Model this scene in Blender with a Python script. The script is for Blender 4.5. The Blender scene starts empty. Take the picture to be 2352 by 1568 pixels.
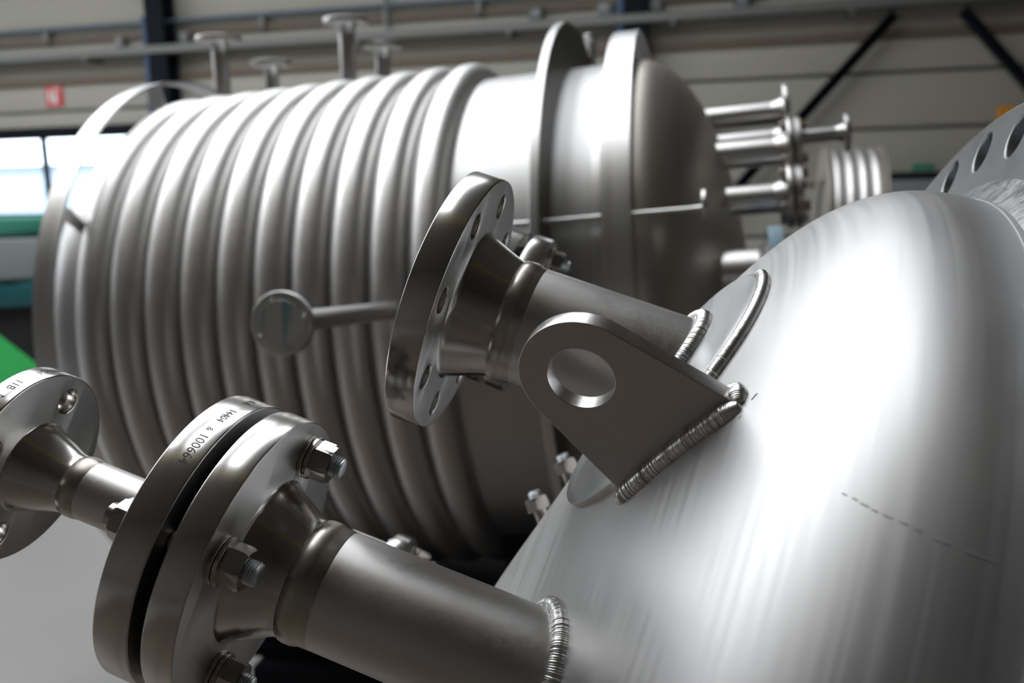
import bpy, bmesh, math, random
from mathutils import Vector, Matrix

random.seed(7)
scene = bpy.context.scene
COL = scene.collection
PI = math.pi

# ------------------------------------------------------------------ camera
PITCH, ROLL, CAM_H = math.radians(10.0), math.radians(1.5), 1.55
fwd = Vector((0, math.cos(PITCH), -math.sin(PITCH)))
rt0 = Vector((1, 0, 0))
up0 = rt0.cross(fwd)
RT = rt0 * math.cos(ROLL) - up0 * math.sin(ROLL)
UP = up0 * math.cos(ROLL) + rt0 * math.sin(ROLL)
CAM = Vector((0, 0, CAM_H))
cam_data = bpy.data.cameras.new('camera')
cam = bpy.data.objects.new('camera', cam_data)
COL.objects.link(cam)
cam.matrix_world = Matrix(((RT.x, UP.x, -fwd.x, 0), (RT.y, UP.y, -fwd.y, 0), (RT.z, UP.z, -fwd.z, CAM_H), (0, 0, 0, 1)))
cam_data.sensor_width = 36.0
cam_data.lens = 36.0 * 2100 / 2352
cam_data.clip_start = 0.02
cam_data.clip_end = 200
cam_data.dof.use_dof = True
cam_data.dof.focus_distance = 0.60
cam_data.dof.aperture_fstop = 5.8
scene.camera = cam

# ------------------------------------------------------------------ world, exposure
world = bpy.data.worlds.new('overcast_sky')
scene.world = world
world.use_nodes = True
bg = world.node_tree.nodes['Background']
bg.inputs[0].default_value = (0.80, 0.89, 1.0, 1)
bg.inputs[1].default_value = 5.0
scene.view_settings.view_transform = 'Standard'
scene.view_settings.look = 'None'
scene.view_settings.exposure = 0.36
scene.view_settings.gamma = 1.0
SKYLIGHT = 4.6          # radiance of the milky roof lights

# ------------------------------------------------------------------ helpers
WM = {}


def cv(v):
    """direction given as (right, down, forward) of the measured viewpoint -> world"""
    return RT * v[0] - UP * v[1] + fwd * v[2]


def cp(v):
    return CAM + cv(v)


def frame(origin, z, x=None):
    z = Vector(z).normalized()
    if x is None:
        x = Vector((0, 0, 1)) if abs(z.z) < 0.9 else Vector((1, 0, 0))
    x = Vector(x)
    x = (x - z * x.dot(z)).normalized()
    y = z.cross(x)
    return Matrix(((x.x, y.x, z.x, origin[0]), (x.y, y.y, z.y, origin[1]), (x.z, y.z, z.z, origin[2]), (0, 0, 0, 1)))


def T(x, y, z):
    return Matrix.Translation((x, y, z))


def finish(me, mat=None, angle=35):
    for p in me.polygons:
        p.use_smooth = True
    me.set_sharp_from_angle(angle=math.radians(angle))
    if mat is not None:
        me.materials.clear()
        me.materials.append(mat)
    return me


def link(name, me, parent=None, mw=None, label=None, cat=None, group=None, kind=None):
    o = bpy.data.objects.new(name, me)
    COL.objects.link(o)
    mw = Matrix.Identity(4) if mw is None else mw
    if parent is not None:
        o.parent = parent
        o.matrix_parent_inverse = WM[parent.name].inverted()
    o.matrix_basis = mw
    WM[o.name] = mw.copy()
    if label:
        o['label'] = label
    if cat:
        o['category'] = cat
    if group:
        o['group'] = group
    if kind:
        o['kind'] = kind
    return o


def thing(name, label, cat, loc=(0, 0, 0), group=None):
    return link(name, None, None, T(*loc), label, cat, group)


def bm_mesh(bm, mat=None, angle=35, name='mesh'):
    bmesh.ops.recalc_face_normals(bm, faces=bm.faces)
    me = bpy.data.meshes.new(name)
    bm.to_mesh(me)
    bm.free()
    return finish(me, mat, angle)


def add_lathe(bm, prof, n=64, closed=False, M=None):
    """prof: list of (z, r) revolved about local Z"""
    rings = []
    for z, r in prof:
        if r < 1e-6:
            rings.append([bm.verts.new((0, 0, z))])
        else:
            rings.append([bm.verts.new((r * math.cos(2 * PI * k / n), r * math.sin(2 * PI * k / n), z)) for k in range(n)])
    idx = list(range(len(rings) - 1)) + ([len(rings) - 1] if closed else [])
    for i in idx:
        A, B = rings[i], rings[(i + 1) % len(rings)]
        for k in range(n):
            k2 = (k + 1) % n
            if len(A) == 1 and len(B) == 1:
                continue
            if len(A) == 1:
                bm.faces.new((A[0], B[k], B[k2]))
            elif len(B) == 1:
                bm.faces.new((A[k], B[0], A[k2]))
            else:
                bm.faces.new((A[k], B[k], B[k2], A[k2]))
    if M is not None:
        bmesh.ops.transform(bm, matrix=M, verts=[v for r in rings for v in r])


def lathe(prof, mat, n=64, closed=False, angle=35):
    bm = bmesh.new()
    add_lathe(bm, prof, n, closed)
    return bm_mesh(bm, mat, angle)


def add_box(bm, x0, x1, y0, y1, z0, z1, M=None, bev=0.0):
    v = [bm.verts.new((x, y, z)) for x in (x0, x1) for y in (y0, y1) for z in (z0, z1)]
    fs = [bm.faces.new([v[i] for i in f]) for f in ((0, 1, 3, 2), (4, 6, 7, 5), (0, 4, 5, 1), (2, 3, 7, 6), (0, 2, 6, 4), (1, 5, 7, 3))]
    if M is not None:
        bmesh.ops.transform(bm, matrix=M, verts=v)
    if bev > 0:
        es = list({e for f in fs for e in f.edges})
        bmesh.ops.bevel(bm, geom=es, offset=bev, segments=2, affect='EDGES', profile=0.6)


def box(x0, x1, y0, y1, z0, z1, mat, bev=0.0):
    bm = bmesh.new()
    add_box(bm, x0, x1, y0, y1, z0, z1, None, bev)
    return bm_mesh(bm, mat, 50)


def add_tube(bm, pts, radii, n=10, close=False, caps=True):
    """tube along a polyline"""
    rings = []
    m = len(pts)
    prev = None
    for i, p in enumerate(pts):
        if close:
            t = pts[(i + 1) % m] - pts[i - 1]
        else:
            t = pts[min(i + 1, m - 1)] - pts[max(i - 1, 0)]
        t.normalize()
        if prev is None:
            x = Vector((0, 0, 1)) if abs(t.z) < 0.9 else Vector((1, 0, 0))
        else:
            x = prev
        x = (x - t * x.dot(t)).normalized()
        prev = x
        y = t.cross(x)
        r = radii[i] if hasattr(radii, '__len__') else radii
        rings.append([bm.verts.new(p + (x * math.cos(2 * PI * k / n) + y * math.sin(2 * PI * k / n)) * r) for k in range(n)])
    for i in range(m if close else m - 1):
        A, B = rings[i], rings[(i + 1) % m]
        for k in range(n):
            bm.faces.new((A[k], A[(k + 1) % n], B[(k + 1) % n], B[k]))
    if caps and not close:
        bm.faces.new(rings[0])
        bm.faces.new(rings[-1])


def tube(pts, r, mat, n=10, close=False, angle=50):
    bm = bmesh.new()
    add_tube(bm, [Vector(p) for p in pts], r, n, close)
    return bm_mesh(bm, mat, angle)


def plate_mesh(loops, t, bev=0.0, name='plate'):
    """flat plate z in [0,t] from closed 2-D loops (outer first, then holes) -> mesh with bevelled rims"""
    cu = bpy.data.curves.new('plate_outline', 'CURVE')
    cu.dimensions = '2D'
    cu.fill_mode = 'BOTH'
    for lp in loops:
        sp = cu.splines.new('POLY')
        sp.points.add(len(lp) - 1)
        for q, (x, y) in zip(sp.points, lp):
            q.co = (x, y, 0, 1)
        sp.use_cyclic_u = True
    cu.extrude = max(t / 2 - bev, 1e-5)
    if bev > 0:
        cu.bevel_depth = bev
        cu.bevel_resolution = 2
        cu.offset = -bev
    ob = bpy.data.objects.new('tmp_outline', cu)
    me = bpy.data.meshes.new_from_object(ob)
    bpy.data.objects.remove(ob)
    bpy.data.curves.remove(cu)
    me.transform(T(0, 0, t / 2))
    return me


def circle(r, n, cx=0.0, cy=0.0):
    return [(cx + r * math.cos(2 * PI * k / n), cy + r * math.sin(2 * PI * k / n)) for k in range(n)]


def merge(me, bm_extra, mat, angle=35):
    bm = bmesh.new()
    bm.from_mesh(me)
    bpy.data.meshes.remove(me)
    bmesh.ops.remove_doubles(bm, verts=bm.verts, dist=1e-6)
    tmp = bpy.data.meshes.new('tmp')
    bmesh.ops.recalc_face_normals(bm_extra, faces=bm_extra.faces)
    bm_extra.to_mesh(tmp)
    bm_extra.free()
    bm.from_mesh(tmp)
    bpy.data.meshes.remove(tmp)
    out = bpy.data.meshes.new('part')
    bm.to_mesh(out)
    bm.free()
    return finish(out, mat, angle)


# ------------------------------------------------------------------ materials
def new_mat(name):
    m = bpy.data.materials.new(name)
    m.use_nodes = True
    nt = m.node_tree
    return m, nt, nt.nodes, nt.links, nt.nodes['Principled BSDF']


def steel(name, base=(0.62, 0.61, 0.60), rough=0.35, aniso=0.0, brush='hoop', K=260.0, around=0.8, bump=0.03, rvar=0.08, cvar=0.08, blotch=6.0, bdist=0.0004):
    """bare stainless steel; brush marks run round the local Z axis ('hoop'), along it ('along') or nowhere"""
    m, nt, N, L, p = new_mat(name)
    p.inputs['Metallic'].default_value = 1.0
    tc = N.new('ShaderNodeTexCoord')
    if brush in ('hoop', 'along'):
        sep = N.new('ShaderNodeSeparateXYZ')
        L.new(tc.outputs['Object'], sep.inputs[0])
        fl = N.new('ShaderNodeVectorMath'); fl.operation = 'MULTIPLY'
        L.new(tc.outputs['Object'], fl.inputs[0]); fl.inputs[1].default_value = (1, 1, 0)
        ln = N.new('ShaderNodeVectorMath'); ln.operation = 'LENGTH'
        L.new(fl.outputs[0], ln.inputs[0])
        nm = N.new('ShaderNodeVectorMath'); nm.operation = 'NORMALIZE'
        L.new(fl.outputs[0], nm.inputs[0])
        s2 = N.new('ShaderNodeSeparateXYZ'); L.new(nm.outputs[0], s2.inputs[0])
        def mul(sock, v):
            k = N.new('ShaderNodeMath'); k.operation = 'MULTIPLY'; L.new(sock, k.inputs[0]); k.inputs[1].default_value = v
            return k.outputs[0]
        zr = N.new('ShaderNodeMath'); zr.operation = 'SUBTRACT'
        L.new(sep.outputs[2], zr.inputs[0]); L.new(ln.outputs['Value'], zr.inputs[1])
        co = N.new('ShaderNodeCombineXYZ')
        if brush == 'hoop':
            L.new(mul(s2.outputs[0], around), co.inputs[0]); L.new(mul(s2.outputs[1], around), co.inputs[1]); L.new(mul(zr.outputs[0], K), co.inputs[2])
        else:
            L.new(mul(s2.outputs[0], K * 0.1), co.inputs[0]); L.new(mul(s2.outputs[1], K * 0.1), co.inputs[1]); L.new(mul(zr.outputs[0], around * 4), co.inputs[2])
        vec = co.outputs[0]
        n1 = N.new('ShaderNodeTexNoise'); n1.inputs['Scale'].default_value = 1.0; n1.inputs['Detail'].default_value = 4.0
        L.new(vec, n1.inputs['Vector'])
    else:
        n1 = N.new('ShaderNodeTexNoise'); n1.inputs['Scale'].default_value = K; n1.inputs['Detail'].default_value = 3.0
        L.new(tc.outputs['Object'], n1.inputs['Vector'])
    n2 = N.new('ShaderNodeTexNoise'); n2.inputs['Scale'].default_value = blotch; n2.inputs['Detail'].default_value = 5.0
    L.new(tc.outputs['Object'], n2.inputs['Vector'])
    def mapr(sock, lo, hi):
        r = N.new('ShaderNodeMapRange'); L.new(sock, r.inputs[0]); r.inputs[1].default_value = 0.25; r.inputs[2].default_value = 0.75
        r.inputs[3].default_value = lo; r.inputs[4].default_value = hi
        return r.outputs[0]
    ad = N.new('ShaderNodeMath'); ad.operation = 'ADD'
    L.new(mapr(n1.outputs[0], rough - rvar / 2, rough + rvar / 2), ad.inputs[0]); L.new(mapr(n2.outputs[0], -rvar / 2, rvar / 2), ad.inputs[1])
    L.new(ad.outputs[0], p.inputs['Roughness'])
    mx = N.new('ShaderNodeMix'); mx.data_type = 'RGBA'
    av = N.new('ShaderNodeMath'); av.operation = 'ADD'
    L.new(mapr(n1.outputs[0], 0, 0.5), av.inputs[0]); L.new(mapr(n2.outputs[0], 0, 0.5), av.inputs[1])
    L.new(av.outputs[0], mx.inputs[0])
    mx.inputs[6].default_value = tuple(c * (1 - cvar) for c in base) + (1,)
    mx.inputs[7].default_value = tuple(min(1, c * (1 + cvar)) for c in base) + (1,)
    L.new(mx.outputs[2], p.inputs['Base Color'])
    if bump > 0:
        b = N.new('ShaderNodeBump'); b.inputs['Strength'].default_value = bump; b.inputs['Distance'].default_value = bdist
        L.new(n1.outputs[0], b.inputs['Height']); L.new(b.outputs[0], p.inputs['Normal'])
    if aniso > 0:
        p.inputs['Anisotropic'].default_value = aniso
        tn = N.new('ShaderNodeTangent'); tn.direction_type = 'RADIAL'; tn.axis = 'Z'
        L.new(tn.outputs[0], p.inputs['Tangent'])
    return m


def paint(name, col, rough=0.5, var=0.08, scale=8.0, metallic=0.0, bump=0.0, emit=0.0):
    m, nt, N, L, p = new_mat(name)
    tc = N.new('ShaderNodeTexCoord')
    n = N.new('ShaderNodeTexNoise'); n.inputs['Scale'].default_value = scale; n.inputs['Detail'].default_value = 6.0
    L.new(tc.outputs['Object'], n.inputs['Vector'])
    mx = N.new('ShaderNodeMix'); mx.data_type = 'RGBA'
    L.new(n.outputs[0], mx.inputs[0])
    mx.inputs[6].default_value = tuple(c * (1 - var) for c in col) + (1,)
    mx.inputs[7].default_value = tuple(min(1, c * (1 + var)) for c in col) + (1,)
    L.new(mx.outputs[2], p.inputs['Base Color'])
    p.inputs['Roughness'].default_value = rough
    p.inputs['Metallic'].default_value = metallic
    if bump > 0:
        b = N.new('ShaderNodeBump'); b.inputs['Strength'].default_value = bump; b.inputs['Distance'].default_value = 0.002
        L.new(n.outputs[0], b.inputs['Height']); L.new(b.outputs[0], p.inputs['Normal'])
    if emit > 0:
        p.inputs['Emission Color'].default_value = tuple(col) + (1,)
        p.inputs['Emission Strength'].default_value = emit
    return m


M_HEAD = steel('brushed_stainless_head', (0.54, 0.535, 0.53), 0.47, 0.0, 'hoop', 150, 0.7, 0.06, 0.12, 0.08, 5.0, 0.0006)
M_RIM = steel('turned_stainless', (0.62, 0.605, 0.585), 0.19, 0.35, 'hoop', 2600, 0.35, 0.05, 0.05, 0.05, 14.0, 0.0001)
M_FACE = steel('faced_stainless', (0.62, 0.615, 0.605), 0.40, 0.0, 'hoop', 900, 0.4, 0.04, 0.06, 0.05, 14.0, 0.0001)
M_PAD = steel('smooth_pad_stainless', (0.60, 0.605, 0.61), 0.34, 0.0, 'hoop', 150, 0.7, 0.03, 0.08, 0.05, 8.0, 0.0004)
M_DARKPLATE = steel('dull_darkened_plate', (0.17, 0.165, 0.15), 0.40, 0.0, 'none', 60, 1, 0.03, 0.08, 0.06, 6.0, 0.0004)  # dull plate sides, their dark reflection put into the colour
M_NECK = steel('polished_neck_stainless', (0.56, 0.54, 0.51), 0.16, 0.35, 'hoop', 1800, 0.35, 0.04, 0.06, 0.06, 14.0, 0.0001)
M_PIPE = steel('pickled_pipe_stainless', (0.62, 0.605, 0.59), 0.41, 0.0, 'none', 420, 1, 0.06, 0.10, 0.07, 20.0, 0.0002)
M_TINT = steel('heat_tinted_weld_zone', (0.50, 0.465, 0.42), 0.32, 0.0, 'none', 80, 0.6, 0.0, 0.10, 0.10, 40.0, 0.0002)
M_WELD = steel('weld_bead_steel', (0.68, 0.67, 0.66), 0.33, 0.0, 'none', 1500, 1, 0.10, 0.12, 0.10, 60.0, 0.0002)
M_LUG = steel('sawn_plate_stainless', (0.55, 0.535, 0.52), 0.34, 0.0, 'none', 260, 1, 0.03, 0.08, 0.06, 14.0, 0.0002)
M_NUT = steel('bolt_stainless', (0.50, 0.475, 0.45), 0.22, 0.0, 'none', 700, 1, 0.04, 0.08, 0.10, 40.0, 0.0001)
M_STUD = steel('grey_stud_end', (0.55, 0.58, 0.60), 0.42, 0.0, 'none', 900, 1, 0.05, 0.08, 0.10, 60.0, 0.0001)
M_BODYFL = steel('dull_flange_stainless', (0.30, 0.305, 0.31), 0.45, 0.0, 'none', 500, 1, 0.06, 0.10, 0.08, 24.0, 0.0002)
M_GRIND = steel('ground_weld_band', (0.36, 0.36, 0.365), 0.42, 0.0, 'none', 220, 1, 0.4, 0.16, 0.22, 70.0, 0.0012)
M_COIL = steel('blasted_coil_stainless', (0.70, 0.69, 0.68), 0.44, 0.0, 'none', 60, 1, 0.02, 0.06, 0.04, 5.0, 0.0004)
M_SHELL = steel('blasted_shell_stainless', (0.53, 0.527, 0.525), 0.42, 0.0, 'hoop', 60, 0.6, 0.03, 0.08, 0.06, 4.0, 0.0004)
M_BGHEAD = steel('satin_dished_end', (0.66, 0.62, 0.56), 0.44, 0.0, 'hoop', 60, 0.6, 0.03, 0.06, 0.05, 4.0, 0.0004)
M_BAND = steel('flat_bar_stainless', (0.70, 0.70, 0.70), 0.35, 0.0, 'hoop', 80, 0.6, 0.02, 0.06, 0.05, 4.0, 0.0003)
M_SHINY = steel('shiny_nozzle_stainless', (0.64, 0.63, 0.62), 0.36, 0.0, 'hoop', 600, 0.5, 0.03, 0.06, 0.05, 10.0, 0.0002)
M_DARK = paint('dark_gap_gasket', (0.012, 0.012, 0.012), 0.7)
M_STAMP = paint('stamp_shadow', (0.03, 0.03, 0.032), 0.5)  # dark colour stands for the shade in stamped strokes
M_PANEL = paint('cream_wall_panel', (0.45, 0.435, 0.38), 0.55, 0.05, 0.8)
M_JOINT = paint('panel_joint_backing', (0.22, 0.20, 0.17), 0.7)
M_GIRT = paint('brown_wall_rail', (0.17, 0.13, 0.095), 0.6)
M_COLUMN = paint('black_blue_paint', (0.010, 0.012, 0.018), 0.7)
M_COLUMN.node_tree.nodes['Principled BSDF'].inputs['Specular IOR Level'].default_value = 0.12
M_BLUE = paint('blue_paint', (0.035, 0.09, 0.19), 0.45)
M_BLUEPIPE = paint('grey_blue_pipe', (0.13, 0.18, 0.23), 0.4)
M_TRAY = paint('galvanised_tray', (0.20, 0.205, 0.195), 0.5, 0.1, 3.0, 0.3)
M_FLOOR = paint('concrete_floor', (0.245, 0.237, 0.231), 0.42, 0.12, 1.3, 0.0, 0.05)
M_BACK = paint('brown_grey_hall_cladding', (0.27, 0.245, 0.22), 0.7, 0.08, 0.5)  # even brown-grey of the unseen hall walls
M_CEIL = paint('roof_deck', (0.30, 0.28, 0.26), 0.8, 0.06, 0.5)
M_YELLOW = paint('crane_yellow', (0.85, 0.60, 0.12), 0.4)
M_ORANGE = paint('orange_yellow_box', (0.70, 0.30, 0.01), 0.5)
M_RED = paint('red_sign', (0.75, 0.06, 0.07), 0.5)
M_WHITE = paint('white_print', (0.8, 0.8, 0.8), 0.5)
M_GREEN = paint('machine_green', (0.05, 0.24, 0.17), 0.4)
M_TEAL = paint('dark_teal_paint', (0.01, 0.09, 0.10), 0.4)
M_BRIGHTGREEN = paint('bright_green_sheet', (0.01, 0.30, 0.06), 0.45)
M_GREY = paint('machine_grey', (0.25, 0.27, 0.28), 0.4)
M_BLACK = paint('black_rubber', (0.015, 0.015, 0.016), 0.6)
M_CAP = paint('light_blue_plastic', (0.38, 0.56, 0.66), 0.4)
M_PLY = paint('added_platform_brown', (0.12, 0.095, 0.075), 0.5, 0.2, 3.0)
M_SAW = steel('sawn_edge_steel', (0.52, 0.48, 0.45), 0.4, 0.0, 'none', 500, 1, 0.2, 0.14, 0.15, 60.0, 0.0005)


def glass_mat():
    m, nt, N, L, p = new_mat('window_glass')
    nt.nodes.remove(p)
    out = N['Material Output']
    tr = N.new('ShaderNodeBsdfTransparent'); tr.inputs[0].default_value = (0.92, 0.96, 0.98, 1)
    gl = N.new('ShaderNodeBsdfGlossy'); gl.inputs['Roughness'].default_value = 0.02
    mx = N.new('ShaderNodeMixShader'); mx.inputs[0].default_value = 0.08
    L.new(tr.outputs[0], mx.inputs[1]); L.new(gl.outputs[0], mx.inputs[2]); L.new(mx.outputs[0], out.inputs[0])
    return m


M_GLASS = glass_mat()


def sky_mat(name, strength):
    m, nt, N, L, p = new_mat(name)
    p.inputs['Base Color'].default_value = (0.8, 0.8, 0.8, 1)
    p.inputs['Emission Color'].default_value = (0.93, 0.96, 1.0, 1)
    p.inputs['Emission Strength'].default_value = strength
    return m


M_SKYLIGHT = sky_mat('milky_skylight_glazing', SKYLIGHT)

# ------------------------------------------------------------------ the hall (axes HX along the back wall, HY towards it)
HX = Vector((0.974, -0.2264, 0)).normalized()
HY = Vector((-HX.y, HX.x, 0))
HALL = Matrix(((HX.x, HY.x, 0, 0), (HX.y, HY.y, 0, 0), (0, 0, 1, 0), (0, 0, 0, 1)))
WY = 13.6
X0, X1, Y0, ZT = -16.4, 11.0, -9.0, 7.0


def struct(name, me):
    return link(name, me, None, HALL, kind='structure')


struct('floor', box(X0, X1, Y0, WY + 0.4, -0.15, 0.0, M_FLOOR))
bm = bmesh.new()
for yy0, yy1, zz0, zz1 in ((Y0, 0.5, 0, ZT), (11.5, WY + 0.2, 0, ZT), (0.5, 11.5, 0, 4.6), (0.5, 11.5, 6.4, ZT)):
    add_box(bm, X0 - 0.2, X0, yy0, yy1, zz0, zz1)
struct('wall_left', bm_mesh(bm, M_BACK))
w = struct('window_9', box(X0 - 0.15, X0 - 0.12, 0.5, 11.5, 4.6, 6.4, M_SKYLIGHT))
for k in range(1, 9):
    link('glazing_bar', box(X0 - 0.11, X0 - 0.04, 0.5 + 11 * k / 9 - 0.04, 0.5 + 11 * k / 9 + 0.04, 4.6, 6.4, M_TRAY), w, HALL)
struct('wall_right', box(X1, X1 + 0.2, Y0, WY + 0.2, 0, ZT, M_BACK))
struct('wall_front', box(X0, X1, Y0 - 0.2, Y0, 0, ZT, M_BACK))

# roof with strip openings closed by milky glazing
SKY = [(-13.5, -11.6), (-11.0, -9.1), (-8.5, -6.6), (-6.0, -4.1), (-3.5, -2.0), (-1.3, -0.3)]
SY0, SY1 = 0.6, 8.6
xs = [X0] + [v for s in SKY for v in s] + [X1]
bm = bmesh.new()
add_box(bm, X0, X1, Y0, SY0, ZT, ZT + 0.15)
add_box(bm, X0, X1, SY1, WY + 0.2, ZT, ZT + 0.15)
for i in range(0, len(xs), 2):
    add_box(bm, xs[i], xs[i + 1], SY0, SY1, ZT, ZT + 0.15)
struct('ceiling', bm_mesh(bm, M_CEIL))
for i, (a0, a1) in enumerate(SKY):
    w = struct('window_%d' % (i + 2), box(a0, a1, SY0, SY1, ZT + 0.10, ZT + 0.13, M_SKYLIGHT))
    for k in range(1, 8):
        y = SY0 + (SY1 - SY0) * k / 8
        link('glazing_bar', box(a0, a1, y - 0.03, y + 0.03, ZT + 0.02, ZT + 0.09, M_TRAY), w, HALL)

# back wall: sandwich panels between columns
wall = struct('wall_back', box(X0, -16.39, WY + 0.16, WY + 0.2, 0, ZT, M_JOINT))
bm = bmesh.new()
add_box(bm, X0, X1, WY + 0.10, WY + 0.2, 0, 1.2)
add_box(bm, X0, X1, WY + 0.10, WY + 0.2, 2.55, ZT)
add_box(bm, -8.9, X1, WY + 0.10, WY + 0.2, 1.2, 2.55)
me_ = bm_mesh(bm, M_JOINT)
wall.data = me_
bays = [(-16.4, -8.85), (-8.85, -1.3), (-1.3, 4.85), (4.85, 11.0)]
rows = [0.0, 0.66, 1.37, 2.11, 2.85, 3.35, 4.02, 4.75, 5.5, 6.25, 7.0]
rows_win = [0.0, 0.6, 1.2, None, 2.60, 2.87, 3.35, 4.02, 4.75, 5.5, 6.25, 7.0]
for bi, (u0, u1) in enumerate(bays):
    rr = rows_win if bi == 0 else rows
    for r0, r1 in zip(rr[:-1], rr[1:]):
        if r0 is None or r1 is None:
            continue
        link('panel', box(u0 + 0.01, u1 - 0.01, WY, WY + 0.1, r0 + 0.022, r1 - 0.022, M_PANEL, 0.015), wall, HALL)
for z, h in ((3.34, 0.055), (3.97, 0.05)):
    link('rail', box(X0, X1, WY - 0.06, WY + 0.02, z - h, z + h, M_GIRT), wall, HALL)

# window strip in the left bay
win = struct('window_1', box(-16.4, -8.9, WY + 0.02, WY + 0.14, 2.44, 2.60, M_COLUMN))
link('sill', box(-16.4, -8.9, WY - 0.05, WY + 0.14, 1.14, 1.20, M_COLUMN), win, HALL)
for u in (-16.35, -14.9, -13.05, -11.22, -9.4):
    link('mullion', box(u - 0.035, u + 0.035, WY + 0.02, WY + 0.12, 1.2, 2.45, M_COLUMN), win, HALL)
for u0, u1 in ((-16.3, -14.95), (-14.85, -13.1), (-13.0, -11.27), (-11.17, -9.45), (-9.35, -8.9)):
    link('pane', box(u0, u1, WY + 0.06, WY + 0.07, 1.2, 2.44, M_GLASS), win, HALL)

# outside, seen through the window
M_FAR = paint('pale_metal_cladding', (0.48, 0.55, 0.62), 0.6, 0.05, 0.3)
far = thing('neighbouring_building', 'pale blue-grey building seen through the left window', 'building', (HALL @ Vector((-22, 34, 0))))
link('facade', box(-40, -12, 34, 40, 0, 2.5, M_FAR), far, HALL)
link('roof', box(-40.3, -11.7, 33.8, 40, 2.5, 2.7, M_GREY), far, HALL)
yard = struct('ground_outside', box(X0 - 40, X1 + 10, WY + 0.4, 60, -0.2, -0.1, M_FLOOR))


def column(u, label, blue):
    c = thing('steel_column', label, 'column', HALL @ Vector((u, WY - 0.3, 0)), 'columns on the back wall')
    link('flange_plate', box(u - 0.16, u + 0.16, WY - 0.40, WY - 0.375, 0, ZT, M_COLUMN), c, HALL)
    link('flange_plate', box(u - 0.16, u + 0.16, WY - 0.10, WY - 0.075, 0, ZT, M_COLUMN), c, HALL)
    link('web', box(u - 0.01, u + 0.01, WY - 0.376, WY - 0.09, 0, ZT, M_COLUMN), c, HALL)
    link('conduit', box(u - 0.25, u - 0.165, WY - 0.36, WY - 0.2, 2.2 if blue else 3.3, 4.2 if blue else ZT, M_BLUE), c, HALL)
    return c


column(-8.62, 'dark steel column left of the flanged upright nozzles', True)
column(-1.22, 'dark steel column rising behind the hooped right end of the vessel', False)


def bar_thing(name, p, q, w, mat, label, cat, group=None):
    p, q = HALL @ Vector(p), HALL @ Vector(q)
    d = q - p
    Mx = frame(p, d, HY)
    t = thing(name, label, cat, p, group)
    link('angle_leg', box(-w * 0.1, w * 0.1, -w / 2, w / 2, 0, d.length, mat), t, Mx)
    link('angle_leg', box(-w, 0.0, -w / 2, -w / 2 + w * 0.18, 0, d.length, mat), t, Mx)
    return t


bar_thing('diagonal_brace', (2.16, WY - 0.25, 3.56), (-0.9, WY - 0.25, 0.15), 0.14, M_COLUMN, 'black diagonal brace slanting down behind the horizontal pipe ends', 'brace', 'wall braces')
bar_thing('diagonal_brace', (2.98, WY - 0.25, 3.56), (5.9, WY - 0.25, 0.15), 0.15, M_COLUMN, 'black diagonal brace slanting down to the right above the holed flange', 'brace', 'wall braces')

tray = thing('cable_tray', 'long grey cable tray running across the back wall', 'cable tray', HALL @ Vector((-16, WY - 0.3, 3.66)))
link('tray_bottom', box(X0, X1, WY - 0.42, WY - 0.14, 3.64, 3.655, M_TRAY), tray, HALL)
link('side_rail', box(X0, X1, WY - 0.43, WY - 0.415, 3.64, 3.75, M_TRAY), tray, HALL)
link('side_rail', box(X0, X1, WY - 0.145, WY - 0.13, 3.64, 3.75, M_TRAY), tray, HALL)
for u in (-15, -12.2, -9.9, -7.6, -5.3, -3.0, -0.7, 1.6, 3.9, 6.2):
    link('bracket', box(u - 0.03, u + 0.03, WY - 0.42, WY, 3.58, 3.64, M_TRAY), tray, HALL)
pipe = thing('wall_pipe', 'thin grey-blue pipe along the top of the back wall', 'pipe', HALL @ Vector((-16, WY - 0.12, 4.15)))
link('tube', tube([(X0, WY - 0.12, 4.15), (X1, WY - 0.12, 4.15)], 0.035, M_BLUEPIPE), pipe, HALL)
for u in (-13.8, -10.8, -6.95, -3.5, 0.1, 3.4):
    link('pipe_clip', box(u - 0.04, u + 0.04, WY - 0.13, WY, 3.93, 4.16, M_TRAY, 0.01), pipe, HALL)
hang = thing('hanging_conduit', 'thin vertical conduit on the wall above the rightmost upright nozzle', 'conduit', HALL @ Vector((-4.94, WY - 0.1, 3.76)))
link('tube', tube([(-4.94, WY - 0.09, 3.78), (-4.94, WY - 0.09, 6.5)], 0.035, M_GREY), hang, HALL)
link('socket', box(-5.0, -4.88, WY - 0.125, WY - 0.062, 3.76, 3.84, M_GREY, 0.01), hang, HALL)


def jbox(u, z, w, h, lab, mat):
    t = thing('junction_box', lab, 'junction box', HALL @ Vector((u, WY - 0.12, z - h)), 'boxes fixed along the wall')
    link('case', box(u - w, u + w, WY - 0.17, WY - 0.062, z - h, z + h, mat, 0.02), t, HALL)
    link('lid', box(u - w * 0.8, u + w * 0.8, WY - 0.19, WY - 0.17, z - h * 0.8, z + h * 0.8, M_GREY, 0.005), t, HALL)


jbox(-9.42, 3.875, 0.07, 0.095, 'small tan box just left of the left column', M_JOINT)
jbox(-8.28, 3.875, 0.08, 0.095, 'small pale box just right of the left column', M_TRAY)
jbox(-2.65, 3.875, 0.10, 0.095, 'dark box on the wall left of the round plate top', M_COLUMN)
jbox(-1.66, 3.875, 0.10, 0.095, 'grey box just left of the right column', M_GREY)
jbox(-0.95, 3.875, 0.09, 0.095, 'pale box just right of the right column', M_TRAY)
jbox(0.22, 3.875, 0.11, 0.095, 'dark box on the wall between right column and diagonal brace', M_COLUMN)

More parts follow.
